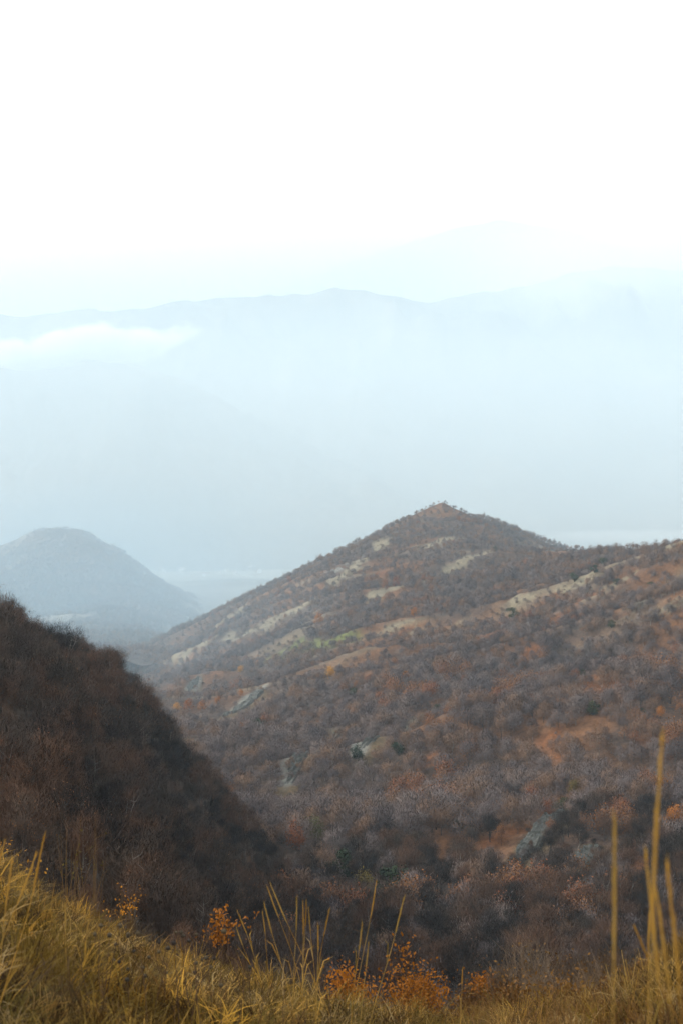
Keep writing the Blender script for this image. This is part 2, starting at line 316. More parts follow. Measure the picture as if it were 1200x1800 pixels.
def tint_E(X, Y, Z):
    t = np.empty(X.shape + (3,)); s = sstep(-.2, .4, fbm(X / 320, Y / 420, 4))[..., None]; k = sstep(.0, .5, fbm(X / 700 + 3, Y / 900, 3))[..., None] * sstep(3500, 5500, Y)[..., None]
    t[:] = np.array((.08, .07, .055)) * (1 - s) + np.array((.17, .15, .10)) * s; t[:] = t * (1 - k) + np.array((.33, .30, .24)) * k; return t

def land(name, zf, tf, mat, px0, px1, npx, d0, d1, nd):
    px = np.linspace(px0, px1, npx); d = np.exp(np.linspace(math.log(d0), math.log(d1), nd))
    D, PX = np.meshgrid(d, px, indexing='ij'); X = (PX - CX) / F * D; Z = zf(X, D)
    v = np.stack([X, D, Z], -1).reshape(-1, 3); i = np.arange(nd * npx).reshape(nd, npx)
    f = np.stack([i[:-1, :-1], i[:-1, 1:], i[1:, 1:], i[1:, :-1]], -1).reshape(-1, 4)
    m = mesh(name, v, f, [M[mat]], True)
    at = m.attributes.new('tint', 'FLOAT_COLOR', 'POINT'); t = tf(X, D, Z).reshape(-1, 3); at.data.foreach_set('color', np.c_[t, np.ones(len(t))].astype(np.float32).ravel())
    return tag(link(name, m), kind='structure')
# near meadow as a square sheet reaching behind the camera
xs = np.linspace(-34, 34, 260); ys = np.concatenate([np.linspace(-12, 2, 20)[:-1], np.linspace(2, 76, 300)])
Yg, Xg = np.meshgrid(ys, xs, indexing='ij'); Ym = np.maximum(Yg, 2.0)
Zg = np.where(Yg >= 2, zA(Xg, Ym), zA(Xg, np.full_like(Xg, 2.0)) + (2 - Yg) * .12)
Zg = np.where(np.abs(pix(Xg, Ym) - 600) > 1400, np.minimum(Zg, -.9), Zg)
ii = np.arange(Xg.size).reshape(Xg.shape); ff = np.stack([ii[:-1, :-1], ii[:-1, 1:], ii[1:, 1:], ii[1:, :-1]], -1).reshape(-1, 4)
mm = mesh('meadow', np.stack([Xg, Yg, Zg], -1).reshape(-1, 3), ff, [M['meadow']], True)
at = mm.attributes.new('tint', 'FLOAT_COLOR', 'POINT'); tt = tint_A(Xg, Ym, Zg).reshape(-1, 3); at.data.foreach_set('color', np.c_[tt, np.ones(len(tt))].astype(np.float32).ravel())
tag(link('meadow', mm), 'dry golden grass slope at the bottom of the view', kind='structure')
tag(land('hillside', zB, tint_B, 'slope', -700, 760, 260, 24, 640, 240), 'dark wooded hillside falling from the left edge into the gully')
tag(land('mountain_slope', zC, tint_C, 'slope', -250, 1750, 430, 46, 3400, 520), 'broad brown wooded mountain slope rising to a pointed summit')
tag(land('far_hill', zD, tint_D, 'farhill', -500, 560, 300, 1480, 4500, 240), 'hazy blue rounded hill beyond the dark slope')
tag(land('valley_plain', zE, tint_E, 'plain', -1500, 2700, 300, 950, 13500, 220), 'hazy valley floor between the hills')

# distant ranges
def spine(pts): p = np.array(pts, float); return lambda x: np.interp(x, p[:, 0], p[:, 1])
def mountain_range(name, label, pts, dc, dfront, dback, rough, sharp, seed):
    sp = spine(pts); px0, px1 = pts[0][0], pts[-1][0]
    px = np.linspace(px0, px1, 420); u = np.linspace(-1, 1, 150); U, PX = np.meshgrid(u, px, indexing='ij')
    D = np.where(U < 0, dc + U * dfront, dc + U * dback); X = (PX - CX) / F * D
    zc = (CY - sp(PX)) / F * dc; base = -300.0
    g = np.where(U < 0, (1 - np.abs(U)) ** 1.15, (1 - np.abs(U)) ** 1.3); a = np.abs(U)
    z = base + (zc - base) * g + rough * np.minimum(1, 4 * a + .06) * (1 - a) * (ridged(X / 900 + seed, D / 1500 + seed, 5, .55) - .3) + .05 * rough * fbm(X / 160, D / 160 + seed, 3) * (1 - a)
    i = np.arange(z.size).reshape(z.shape); f = np.stack([i[:-1, :-1], i[:-1, 1:], i[1:, 1:], i[1:, :-1]], -1).reshape(-1, 4)
    m = mesh(name, np.stack([X, D, z], -1).reshape(-1, 3), f, [M['mount']], True)
    at = m.attributes.new('tint', 'FLOAT_COLOR', 'POINT'); s = sstep(-.3, .6, fbm(X / 700, D / 700, 4))[..., None]
    t = (np.array((.07, .075, .075)) * (1 - s) + np.array((.12, .11, .095)) * s).reshape(-1, 3); at.data.foreach_set('color', np.c_[t, np.ones(len(t))].astype(np.float32).ravel())
    return tag(link(name, m), label, kind='structure')
mountain_range('mountains', 'long pale blue mountain ridge behind the valley', [(-900, 600), (-300, 560), (0, 555), (60, 553), (130, 547), (180, 551), (250, 543), (320, 535), (400, 528), (470, 520), (540, 516), (600, 511), (650, 515), (710, 523), (750, 534), (790, 527), (860, 515), (930, 500), (1000, 484), (1100, 470), (1200, 480), (1500, 520), (2100, 580)], 9000, 3000, 1500, 260, 1, 2.0)
mountain_range('mountains', 'faintest farthest mountain summit', [(0, 640), (350, 560), (500, 500), (650, 445), (800, 398), (880, 384), (1000, 402), (1100, 432), (1200, 462), (1500, 520), (2100, 600)], 14000, 1500, 900, 120, 1, 11.0)
mountain_range('mountains', 'pale foothill ridge under the low white cloud', [(-1000, 700), (-200, 640), (0, 649), (35, 653), (100, 643), (150, 630), (210, 636), (300, 660), (400, 706), (520, 770), (700, 860), (900, 950), (1100, 1000)], 6900, 1700, 1000, 120, 1, 4.0)

# ------------------------------------------------------------------ plants: prototypes
class MB:
    def __init__(s): s.v = []; s.f = []; s.m = []; s.c = None
    def tube(s, pts, rad, n=5, mi=0, cap=False):
        b0 = len(s.v); pts = [np.asarray(p, float) for p in pts]
        for k, p in enumerate(pts):
            t = pts[min(k + 1, len(pts) - 1)] - pts[max(k - 1, 0)]; t = t / (np.linalg.norm(t) + 1e-9)
            a = np.cross(t, (1, 0, 0) if abs(t[0]) < .9 else (0, 1, 0)); a /= np.linalg.norm(a); c = np.cross(t, a)
            for j in range(n):
                an = 2 * math.pi * j / n; s.v.append(p + rad[k] * (math.cos(an) * a + math.sin(an) * c))
        for k in range(len(pts) - 1):
            for j in range(n):
                s.f.append((b0 + k * n + j, b0 + k * n + (j + 1) % n, b0 + (k + 1) * n + (j + 1) % n, b0 + (k + 1) * n + j)); s.m.append(mi)
        if cap: s.f.append(tuple(b0 + (len(pts) - 1) * n + j for j in range(n))); s.m.append(mi)
    def tri(s, a, b, c, mi=0): i = len(s.v); s.v += [a, b, c]; s.f.append((i, i + 1, i + 2)); s.m.append(mi)
    def quad(s, a, b, c, d, mi=0): i = len(s.v); s.v += [a, b, c, d]; s.f.append((i, i + 1, i + 2, i + 3)); s.m.append(mi)
    def twig(s, p, q, w, mi=0):
        d = q - p; a = np.cross(d, np.random.normal(size=3)); a *= w / (np.linalg.norm(a) + 1e-9); s.tri(p - a, p + a, q, mi)
    def leaf(s, p, size, mi=0):
        a = np.random.normal(size=3); a /= np.linalg.norm(a); b = np.cross(a, np.random.normal(size=3)); b /= np.linalg.norm(b)
        s.quad(p - a * size, p + b * size * .55, p + a * size, p - b * size * .55, mi)
    def mesh(s, name, mats):
        if s.c is None: return mesh(name, np.array(s.v), s.f, mats, False, s.m)
        V = np.array(s.v); fs = []; nl = []
        for f in s.f:                        # rounded crown: every twig and leaf is turned to face outwards
            p = V[list(f)]; n = p.mean(0) - s.c; n = n * np.array((1, 1, 1.25)); n /= np.linalg.norm(n) + 1e-9
            if np.dot(np.cross(p[1] - p[0], p[2] - p[0]), n) < 0: f = f[::-1]
            fs.append(f); nl += [tuple(n)] * len(f)
        m = mesh(name, V, fs, mats, True, s.m); m.normals_split_custom_set(nl); return m
def tree_proto(seed,  H, spread, ntwig, tw, leaves=0, lsize=.2, stems=1, trunk_r=.011, clumps=26, low=.22, dome=.5, rounded=True, cr_=(.06, .12)):
    """returns (trunk MB, crown MB); unit metres, base at origin"""
    np.random.seed(seed); T, C = MB(), MB(); ends = []
    for k in range(stems):
        a0 = random.uniform(0, 6.28); lean = (0.03 if stems == 1 else .16) * H
        top = np.array([math.cos(a0) * lean, math.sin(a0) * lean, H * random.uniform(.72, .85)])
        pts = [np.array([math.cos(a0) * .02 * H * (stems > 1), math.sin(a0) * .02 * H * (stems > 1), -.12 * H])]
        for j in range(1, 6): u = j / 5; pts.append(top * u * (u if stems > 1 else 1) ** .35 + np.random.normal(size=3) * .012 * H * np.array((1, 1, 0)))
        for p, j in zip(pts[1:], range(1, 6)): p[2] = top[2] * j / 5
        r = trunk_r * H / stems ** .35; T.tube(pts, [r * 1.5, r * 1.1, r * .9, r * .7, r * .45, r * .15], 5)
        nl = max(4, 11 // stems)
        for j in range(nl):
            u = random.uniform(.28, .95); i = min(int(u * 5), 4); p = pts[i] * (1 - (u * 5 - i)) + pts[i + 1] * (u * 5 - i)
            an = random.uniform(0, 6.28); L = spread * H * random.uniform(.55, 1.05) * (1.15 - .55 * u)
            dr = np.array([math.cos(an), math.sin(an), random.uniform(.5, 1.3)]); e = p + dr * L * .62; e[2] = min(e[2], H * .97)
            md = (p + e) / 2 + np.array([0, 0, -.04 * H]) + np.random.normal(size=3) * .015 * H
            T.tube([p, md, e], [r * .42, r * .28, r * .08], 4); ends += [(md, e)]
            for q in range(3):
                o = md + (e - md) * random.uniform(.1, .9); e2 = o + (np.random.normal(size=3) * .5 + (e - p) / (np.linalg.norm(e - p) + 1e-6) * .7 + np.array([0, 0, .35])) * .13 * H
                C.tube([o, e2], [r * .16, r * .05], 3); ends.append((o, e2))
    cl = []
    for k in range(clumps):
        if random.random() > dome: a, b = ends[(k * 7) % len(ends)]; c = a + (b - a) * random.uniform(.5, 1.05)
        else:
            an = random.uniform(0, 6.28); q = math.sqrt(random.random()); rr = spread * H * q * .9; zt = .9 * math.sqrt(max(0, 1 - q * q * .92)); c = np.array([math.cos(an) * rr, math.sin(an) * rr, H * (low + .1 + (zt - low - .1) * random.random() ** .35 if zt > low + .12 else low + .12)])
        cl.append((c, random.uniform(*cr_) * H))
    root = np.array([0, 0, low * H])
    for k in range(ntwig):
        c, r = cl[random.randrange(len(cl))]; p = c + np.random.normal(size=3) * r * np.array((1, 1, .9)); p[2] = max(p[2], low * H * .8)
        d = p - root; d = d / (np.linalg.norm(d) + 1e-6) + np.array([0, 0, .5]) + np.random.normal(size=3) * .68
        d /= np.linalg.norm(d); L = H * random.uniform(.05, .13); C.twig(p - d * L * .3, p + d * L * .7, tw * random.uniform(.6, 1.3))
    for k in range(leaves):
        c, r = cl[random.randrange(len(cl))]; p = c + np.random.normal(size=3) * r * 1.05; p[2] = max(p[2], low * H * .5); C.leaf(p, lsize * random.uniform(.6, 1.3), 1)
    if rounded: C.c = np.array([0, 0, H * (low + .22)])
    return T, C
def pair(seed, crown_mats, **kw):
    T, C = tree_proto(seed, **kw); return T.mesh('trunk', [M['bark']]), C.mesh('crown', crown_mats)
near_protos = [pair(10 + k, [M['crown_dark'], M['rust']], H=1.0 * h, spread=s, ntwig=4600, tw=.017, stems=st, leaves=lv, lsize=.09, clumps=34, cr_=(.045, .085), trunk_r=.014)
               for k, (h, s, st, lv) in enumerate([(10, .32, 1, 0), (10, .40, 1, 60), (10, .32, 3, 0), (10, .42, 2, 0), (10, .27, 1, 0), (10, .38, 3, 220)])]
mid_protos = [pair(30 + k, [M['crown'], M['rust']], H=1.0 * h, spread=s, ntwig=2600, tw=.04, stems=st, leaves=lv, lsize=.2, clumps=36, low=.12, dome=.8)
              for k, (h, s, st, lv) in enumerate([(10, .42, 1, 0), (10, .5, 2, 0), (10, .40, 2, 0), (10, .47, 3, 0), (10, .44, 1, 160)])]
# joined, low-detail versions for the mass of the wood
stuff_col = bpy.data.collections.new('wood_kinds'); stuff_n = 0
def joined(T, C, mats, name):
    global stuff_n
    J = MB(); J.v = list(T.v); J.f = list(T.f); J.m = [0] * len(T.f); o = len(J.v); J.v += list(C.v); J.f += [tuple(i + o for i in f) for f in C.f]; J.m += [m + 1 for m in C.m]
    J.c = C.c; ob = bpy.data.objects.new(name, J.mesh(name, mats)); stuff_col.objects.link(ob)
def stuff_kind(k, mats, **kw): T, C = tree_proto(60 + k, **kw); joined(T, C, mats, 'wood_kind_%02d' % k)
DK = [M['bark'], M['crown_dark'], M['rust']]; MD = [M['bark'], M['crown'], M['rust']]; RU = [M['bark'], M['crown'], M['rust']]
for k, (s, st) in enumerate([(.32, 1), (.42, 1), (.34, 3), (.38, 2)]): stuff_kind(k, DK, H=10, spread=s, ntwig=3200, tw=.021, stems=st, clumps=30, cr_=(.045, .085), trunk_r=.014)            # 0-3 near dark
for k, (s, st) in enumerate([(.42, 1), (.5, 2), (.40, 2), (.46, 3)]): stuff_kind(4 + k, MD, H=10, spread=s, ntwig=2000, tw=.05, stems=st, low=.1, clumps=34, dome=.85)   # 4-7 mid
for k, (s, st) in enumerate([(.46, 1), (.54, 1), (.44, 2)]): stuff_kind(8 + k, MD, H=10, spread=s, ntwig=1000, tw=.09, stems=st, low=.08, clumps=24, dome=.9)             # 8-10 far
stuff_kind(11, RU, H=10, spread=.42, ntwig=420, tw=.06, leaves=620, lsize=.28, low=.1, clumps=26, dome=.9)                                             # 11 rusty

# ------------------------------------------------------------------ place the trees of the wood
def at_foot(px, py_top, hpx_guess):
    return cast(px, py_top + hpx_guess, dmin=150)
specials = [('yellow', 580, 1182, 22, 'lone bright yellow tree in the middle of the broad slope'), ('orange', 560, 1089, 20, 'small orange tree above the green clearing'),
  ('orange', 728, 1077, 16, 'small orange tree below the pale summit streaks'), ('rust', 677, 1029, 18, 'red brown leafy tree below the summit, the lower of a red pair'), ('rust', 695, 1024, 18, 'red brown leafy tree below the summit, the upper of a red pair'),
  ('yellow', 312, 1243, 18, 'yellow orange tree at the lower end of the row near the valley mouth'), ('orange', 333, 1240, 20, 'orange tree in the middle of the row near the valley mouth'), ('orange', 356, 1241, 17, 'orange tree at the upper end of the row near the valley mouth'),
  ('orange', 384, 1232, 14, 'small orange tree just uphill of the orange row'), ('yellow', 424, 1177, 14, 'small yellow tree among dark bushes below the green clearing'), ('yellow', 454, 1167, 13, 'small yellow tree nearest the green clearing'),
  ('orange', 425, 1219, 13, 'small orange tree above the grey rock band near the valley mouth'), ('orange', 508, 1019, 12, 'tiny orange tree on the left shoulder of the summit'), ('rust', 445, 1044, 14, 'small red tree on the left skyline of the summit ridge'),
  ('orange', 712, 1190, 18, 'orange brown tree among grey trees right of the yellow one'), ('yellow', 1160, 1252, 22, 'bright yellow orange tree near the right edge below the orange band'), ('yellow', 1189, 1435, 40, 'yellow leafed tree at the right edge behind the tall stalk'),
  ('orange', 829, 1434, 30, 'orange leafed tree above the dark green clump'), ('rust', 935, 1405, 34, 'rust tree uphill of the grey rock outcrop'), ('rust', 960, 1425, 30, 'rust tree touching the top of the grey rock outcrop'), ('rust', 880, 1470, 34, 'rust tree at the left side of the grey rock outcrop'),
  ('olive', 557, 1460, 40, 'olive brown tree above the dark green trees in the gully'), ('olive', 640, 1560, 50, 'olive yellow tree between the dark green trees and the grass'), ('yellow', 764, 1578, 26, 'small yellow tree in the dark gully'), ('rust', 674, 1588, 40, 'orange brown tree low in the dark gully'),
  ('rust', 520, 1475, 44, 'red brown tree at the meeting of hillside and gully'), ('olive', 1008, 1385, 24, 'olive green tree above the dark bush by the rock outcrop')]
greens = [(900, 1079, 18, 'largest dark green bush in the middle of the right slope'), (1009, 1015, 14, 'dark green bush at the head of the pale clearing under the ridge'), (1084, 1024, 12, 'round green bush on the pale clearing'),
  (1044, 1000, 12, 'green bush just under the ridge crest'), (1074, 1097, 12, 'small green bush below the right clearings'), (887, 1219, 16, 'green bush at the lower end of the orange band'), (1022, 1182, 11, 'green bush on the upper edge of the orange band'),
  (1074, 1217, 10, 'small green bush in the orange band'), (1041, 1246, 22, 'wide green bush below the orange band'), (1196, 1170, 14, 'green bush at the right edge above the orange band'), (1144, 1030, 12, 'green bush beside the rightmost pale streak'), (1059, 987, 12, 'tiny green bush on the ridge crest'),
  (458, 1275, 20, 'dark green bush beside the grey rock band near the gully'), (621, 1217, 14, 'small green bush below the yellow tree'), (700, 1317, 20, 'green bush beside the pale rock rib'), (627, 1324, 22, 'dark green bush at the foot of the pale rock rib'), (769, 1246, 13, 'green bush at the top of the pale rock rib'),
  (988, 1418, 26, 'green bush on top of the grey rock outcrop'), (802, 1452, 20, 'dark green low clump left of the rock outcrop'), (602, 1520, 40, 'left one of two dark green trees in the gully'), (692, 1552, 44, 'right one of two dark green trees in the gully'), (602, 1660, 26, 'green shrub just beyond the grass spikes'),
  (1130, 1250, 10, 'small green bush left of the bright yellow tree'), (520, 1140, 8, 'small dark bush inside the green clearing'), (870, 965, 8, 'tiny green bush at the saddle beside the summit')]
spots = [(*at_foot(px, py, hp * .5), hp) for c, px, py, hp, l in specials] + [(*at_foot(px, py, hp * .5), hp) for px, py, hp, l in greens]
def clear_of_spots(x, y):                    # the wood stands back from the trees that show their own colour
    k = np.ones(len(x), bool)
    for sx_, sy_, sz_, hp in spots:
        r = .5 * hp / F * sy_ + 1.5; k &= ~((np.abs(x - sx_ * y / sy_) < r) & (y > sy_ - 2.6 * r - 5) & (y < sy_ + .7 * r))
    return k
def jitter_grid(x0, x1, y0, y1, s):
    gx, gy = np.meshgrid(np.arange(x0, x1, s), np.arange(y0, y1, s)); n = gx.size
    return gx.ravel() + rng.uniform(-.45, .45, n) * s, gy.ravel() + rng.uniform(-.45, .45, n) * s
trees = []       # x, y, z, height, kind class
# left hillside and gully head
x, y = jitter_grid(-190, 130, 27, 560, 5.9); px = pix(x, y); k = (px > -160) & (px < 1350) & ((y > 62) | (px < 330)); x, y = x[k], y[k]
za, zb, zc = np.where(y < 75, zA(x, y), -1e4), zB(x, y), zC(x, y); z = np.maximum(np.maximum(za, zb), zc)
onB = np.where(y < 75, np.maximum(zb, za), zb) >= zc; k = onB & (fbm(x / 25, y / 25, 2) > -.75); n = k.sum()
hB = 8.8 * (1 + .3 * fbm(x[k] / 40 + 4, y[k] / 40, 2)) * rng.uniform(.55, 1.35, n) * np.interp(y[k], [27, 50, 110, 200], [.28, .5, .8, 1.0])
trees.append(np.c_[x[k], y[k], z[k], hB, np.zeros(n)])
# gully and mountain slope, spacing grows with distance
for y0, y1, s, hm in ((70, 480, 6.4, 10.5), (480, 900, 7.0, 9.8), (900, 1350, 8.0, 8.6), (1350, 2250, 9.0, 7.4)):
    x, y = jitter_grid(-.34 * y1, .36 * y1, y0, y1, s); px = pix(x, y); k = (px > -90) & (px < 1290); x, y = x[k], y[k]
    zc = zC(x, y); zo = np.maximum(np.where(y < 75, zA(x, y), -1e4), np.maximum(np.where(y < 640, zB(x, y), -1e4), np.where(y > 1000, zE(x, y) + 3, -1e4)))
    op = patch_at(x, y); no = nat_open(x, y) * sstep(350, 800, y)
    k = clear_of_spots(x, y) & (zc > zo) & (op < rng.uniform(.2, 1.12, len(x))) & (no < rng.uniform(.32, .68, len(x))); n = k.sum()
    h = (1 - .45 * np.exp(-(((x[k] - 146) / 60) ** 2 + ((y[k] - 1800) / 70) ** 2))) * np.interp(y[k], [90, 190, 300], [.4, .7, 1]) * hm * (1 + .32 * fbm(x[k] / 70 + 4, y[k] / 50, 2) - .35 * sstep(.1, .6, no[k])) * rng.uniform(.62, 1.25, n)
    trees.append(np.c_[x[k], y[k], zc[k], h * np.where(op[k] > .5, .45, 1), np.ones(n)])
    k2 = ~k & (zc > zo) & clear_of_spots(x, y) & (rng.random(len(x)) < .9); n = k2.sum()      # low scrub on the open ground
    trees.append(np.c_[x[k2], y[k2], zc[k2], rng.uniform(1.2, 4.6, n), np.full(n, 2.0)])
trees = np.concatenate(trees); print('trees', len(trees))
# which ones show, and how much: a coarse depth buffer filled from near to far
BW, BH = 300, 450; sx = BW / 1200
buf = np.full((BH, BW), 1e9); gx, gy = np.meshgrid((np.arange(BW) + .5) / sx, (np.arange(BH) + .5) / sx)
for d in np.exp(np.linspace(math.log(4), math.log(2600), 420)):
    pxs = gx[0]; zz = zland((pxs - CX) / F * d, np.full(BW, d)); top = CY - zz / d * F
    buf = np.where((gy >= top[None]) & (buf > 1e8), d, buf)
order = np.argsort(trees[:, 1]); share = np.zeros(len(trees)); keep = np.ones(len(trees), bool)
for i in order:
    X, Y, Z, H, _ = trees[i]; p0 = CX + X / Y * F; r = .28 * H / Y * F; yt = CY - (Z + H) / Y * F; yb = CY - (Z + .15 * H) / Y * F
    a, b, c, d = int(max(0, (p0 - r) * sx)), int(min(BW, (p0 + r) * sx + 1)), int(max(0, yt * sx)), int(min(BH, yb * sx + 1))
    if a >= b or c >= d: continue
    blk = buf[c:d, a:b]; vis = blk > Y * .998; share[i] = vis.sum(); blk[vis] = Y
mass = np.where(trees[:, 4] == 2, 0, share); pick = np.argsort(-mass)[:290]; indiv = np.zeros(len(trees), bool); indiv[pick] = True
indiv &= share > 3
print('individual', indiv.sum(), 'd max', trees[indiv, 1].max())
labels = {'sky': ('bare dark tree standing out along the top edge of the dark left hillside', 'bare trees on the crest of the dark hillside'),
          'face': ('bare dark brown tree crowded among others on the shadowed left hillside', 'bare trees on the face of the dark hillside'),
          'gully': ('bare grey brown tree in the dark gully beyond the grass slope', 'bare trees in the gully'),
          'foot': ('bare brown tree at the foot of the broad mountain slope', 'bare trees at the foot of the mountain slope')}
for i in np.nonzero(indiv)[0]:
    X, Y, Z, H, kind = trees[i]; px, py = CX + X / Y * F, CY - (Z + H) / Y * F
    if kind == 0: zone = 'sky' if py < np.interp(px, [0, 100, 200, 240, 330, 450], [1075, 1135, 1185, 1225, 1345, 1470]) else 'face'
    else: zone = 'gully' if Y < 330 else 'foot'
    t, c = (near_protos if Y < 420 else mid_protos)[rng.integers(6 if Y < 420 else 5)]
    e = link('bare_tree', None, None, (X, Y, Z), (rng.uniform(-.05, .05), rng.uniform(-.05, .05), rng.uniform(0, 6.28)), H / 10)
    e.empty_display_size = .5; tag(e, labels[zone][0], 'tree', labels[zone][1])
    link('trunk', t, e); link('crown', c, e)

def scatter(name, label, pts, rot, scl, idx, coll, kind='stuff'):
    m = bpy.data.meshes.new(name); m.from_pydata(pts.tolist(), [], [])
    a = m.attributes.new('rot', 'FLOAT_VECTOR', 'POINT'); a.data.foreach_set('vector', rot.astype(np.float32).ravel())
    a = m.attributes.new('scl', 'FLOAT_VECTOR', 'POINT'); a.data.foreach_set('vector', scl.astype(np.float32).ravel())
    a = m.attributes.new('pick', 'INT', 'POINT'); a.data.foreach_set('value', idx.astype(np.int32))
    o = link(name, m); g = bpy.data.node_groups.new(name + '_nodes', 'GeometryNodeTree')
    g.interface.new_socket('Geometry', in_out='INPUT', socket_type='NodeSocketGeometry'); g.interface.new_socket('Geometry', in_out='OUTPUT', socket_type='NodeSocketGeometry')
    gi = g.nodes.new('NodeGroupInput'); go = g.nodes.new('NodeGroupOutput'); ci = g.nodes.new('GeometryNodeCollectionInfo'); ci.inputs['Collection'].default_value = coll
    ci.inputs['Separate Children'].default_value = True; ci.inputs['Reset Children'].default_value = True
    ip = g.nodes.new('GeometryNodeInstanceOnPoints'); ip.inputs['Pick Instance'].default_value = True
    def na(n, t): x = g.nodes.new('GeometryNodeInputNamedAttribute'); x.data_type = t; x.inputs[0].default_value = n; return x.outputs['Attribute']
    L = g.links.new; L(gi.outputs[0], ip.inputs['Points']); L(ci.outputs[0], ip.inputs['Instance']); L(na('pick', 'INT'), ip.inputs['Instance Index'])
    er = g.nodes.new('FunctionNodeEulerToRotation'); L(na('rot', 'FLOAT_VECTOR'), er.inputs[0]); L(er.outputs[0], ip.inputs['Rotation']); L(na('scl', 'FLOAT_VECTOR'), ip.inputs['Scale']); L(ip.outputs[0], go.inputs[0])
    md = o.modifiers.new('scatter', 'NODES'); md.node_group = g
    return tag(o, label, kind=kind)
def zrot(n, tilt=.06): return np.c_[rng.normal(0, tilt, n), rng.normal(0, tilt, n), rng.uniform(0, 6.28, n)]
rest = trees[~indiv]; n = len(rest); Yr = rest[:, 1]
pk = np.where(rest[:, 4] == 0, rng.integers(0, 4, n), np.where(Yr < 430, np.where(rng.random(n) < .75, rng.integers(0, 4, n), rng.integers(4, 8, n)), np.where(Yr < 900, rng.integers(4, 8, n), rng.integers(8, 11, n))))
rusty = (fbm(rest[:, 0] / 60 + 2, rest[:, 1] / 60, 3) + rng.normal(0, .25, n) > np.where((rest[:, 0] > 40) & (rest[:, 1] < 800), .36, .75)) & (rest[:, 4] == 1); pk = np.where(rusty, 11, pk)
s = rest[:, 3] / 10; ws = s * rng.uniform(.9, 1.25, n)
scatter('woodland', 'mass of bare brown trees covering the slopes', rest[:, :3], zrot(n), np.c_[ws, ws, s], pk, stuff_col)

x, y = jitter_grid(-1100, 80, 1500, 3400, 10); px = pix(x, y); k = (px > -60) & (px < 460); x, y = x[k], y[k]
z = zD(x, y); k = (z > zE(x, y) + 2) & (fbm((y * .5 - x) / 150, (x + y) / 500, 4) + rng.normal(0, .15, len(x)) < .42); n = k.sum(); s = rng.uniform(.7, 1.3, n)
scatter('far_woodland', 'hazy brown wood covering the far rounded hill', np.c_[x[k], y[k], z[k]], zrot(n), np.c_[s, s, s] * .78, rng.integers(8, 11, n), stuff_col)
# trees of a colour of their own
def leafy(seed, mat, **kw): T, C = tree_proto(seed, **kw); return T.mesh('trunk', [M['bark']]), C.mesh('crown', [M['bark'], M[mat]])
col_protos = {c: [leafy(200 + 7 * i + j, c, H=10, spread=.32 + .06 * j, ntwig=120, tw=.04, leaves=1500, lsize=.26, low=.06, clumps=22) for j in range(2)] for i, c in enumerate(('yellow', 'orange', 'rust', 'olive'))}
def bush(seed, mat, nl=1300):
    np.random.seed(seed); T, C = MB(), MB()
    for k in range(6):
        a = k * 1.05 + random.uniform(-.3, .3); e = np.array([math.cos(a) * 2.6, math.sin(a) * 2.6, random.uniform(3, 6)]); T.tube([np.array([0, 0, -1.2]), e * .5 + np.array([0, 0, .8]), e], [.28, .18, .05], 5)
    cl = [(np.array([random.gauss(0, 1.9), random.gauss(0, 1.9), random.uniform(1.2, 6.6)]), random.uniform(.7, 1.4)) for _ in range(16)]
    for k in range(nl):
        c, r = cl[random.randrange(16)]; p = c + np.random.normal(size=3) * r * .75; p[2] = max(p[2], .2); C.leaf(p, random.uniform(.22, .42), 0)
    C.c = np.array([0, 0, 2.0])
    return T.mesh('trunk', [M['bark']]), C.mesh('crown', [M[mat]])
bush_protos = [bush(300 + k, 'ever') for k in range(3)]
def plant(name, proto, p, h, label, cat, group=None):
    e = link(name, None, None, tuple(p), (0, 0, random.uniform(0, 6.28)), h / 10); e.empty_display_size = .5; tag(e, label, cat, group)
    link('trunk', proto[0], e); link('crown', proto[1], e); return e
for c, px, py, hp, lab in specials:
    p = at_foot(px, py, hp * .5); h = max(3.0, hp / F * p[1] * 1.15); plant('autumn_tree', col_protos[c][random.randrange(2)], p, h, lab, 'tree', 'leafy autumn trees')
for px, py, hp, lab in greens:
    p = at_foot(px, py, hp * .5); h = max(2.6, hp / F * p[1] * 1.5); plant('evergreen_bush', bush_protos[random.randrange(3)], p, h, lab, 'bush', 'evergreen bushes')

# ------------------------------------------------------------------ rock outcrops
def rock(p0, p1, wid, lab, seed, up=1.0):
    a, b = cast(*p0, dmin=150), cast(*p1, dmin=150); c = (a + b) / 2; ax = b - a; L = np.linalg.norm(ax); ax /= L; up_v = np.array([0, 0, 1.0]); sd = np.cross(ax, up_v); sd /= np.linalg.norm(sd)
    nu, nv = 90, 46; u = np.linspace(-1, 1, nu); v = np.linspace(-1, 1, nv); U, V = np.meshgrid(u, v, indexing='ij')
    X = c[0] + ax[0] * U * L / 2 + sd[0] * V * wid / 2; Y = c[1] + ax[1] * U * L / 2 + sd[1] * V * wid / 2
    edge = 1 - (np.abs(U) ** 2.5 + np.abs(V) ** 2.5 + .7 * fbm(U * 2.6 + seed, V * 1.8, 4))
    ph = V * 1.5 - U * .3 + .22 * fbm(U * 1.6, V * 1.6 + seed, 2); saw = ph % 1; cross = ((U * 2.3 + .5 * np.floor(ph) + .25 * fbm(U * 2, V * 3 + seed, 2)) % 1)
    Z = zland(X, Y) - .7 + up * np.clip(edge * 2.2, -.3, 1) * (.45 + 1.15 * saw + .35 * cross + .16 * ridged(U * 5 + seed, V * 4, 3))
    i = np.arange(nu * nv).reshape(nu, nv); f = np.stack([i[:-1, :-1], i[1:, :-1], i[1:, 1:], i[:-1, 1:]], -1).reshape(-1, 4)
    m = mesh('rock_outcrop', np.stack([X, Y, Z], -1).reshape(-1, 3) - c, f, [M['rock']]); tag(link('rock_outcrop', m, None, tuple(c)), lab, 'rock', 'rock outcrops')
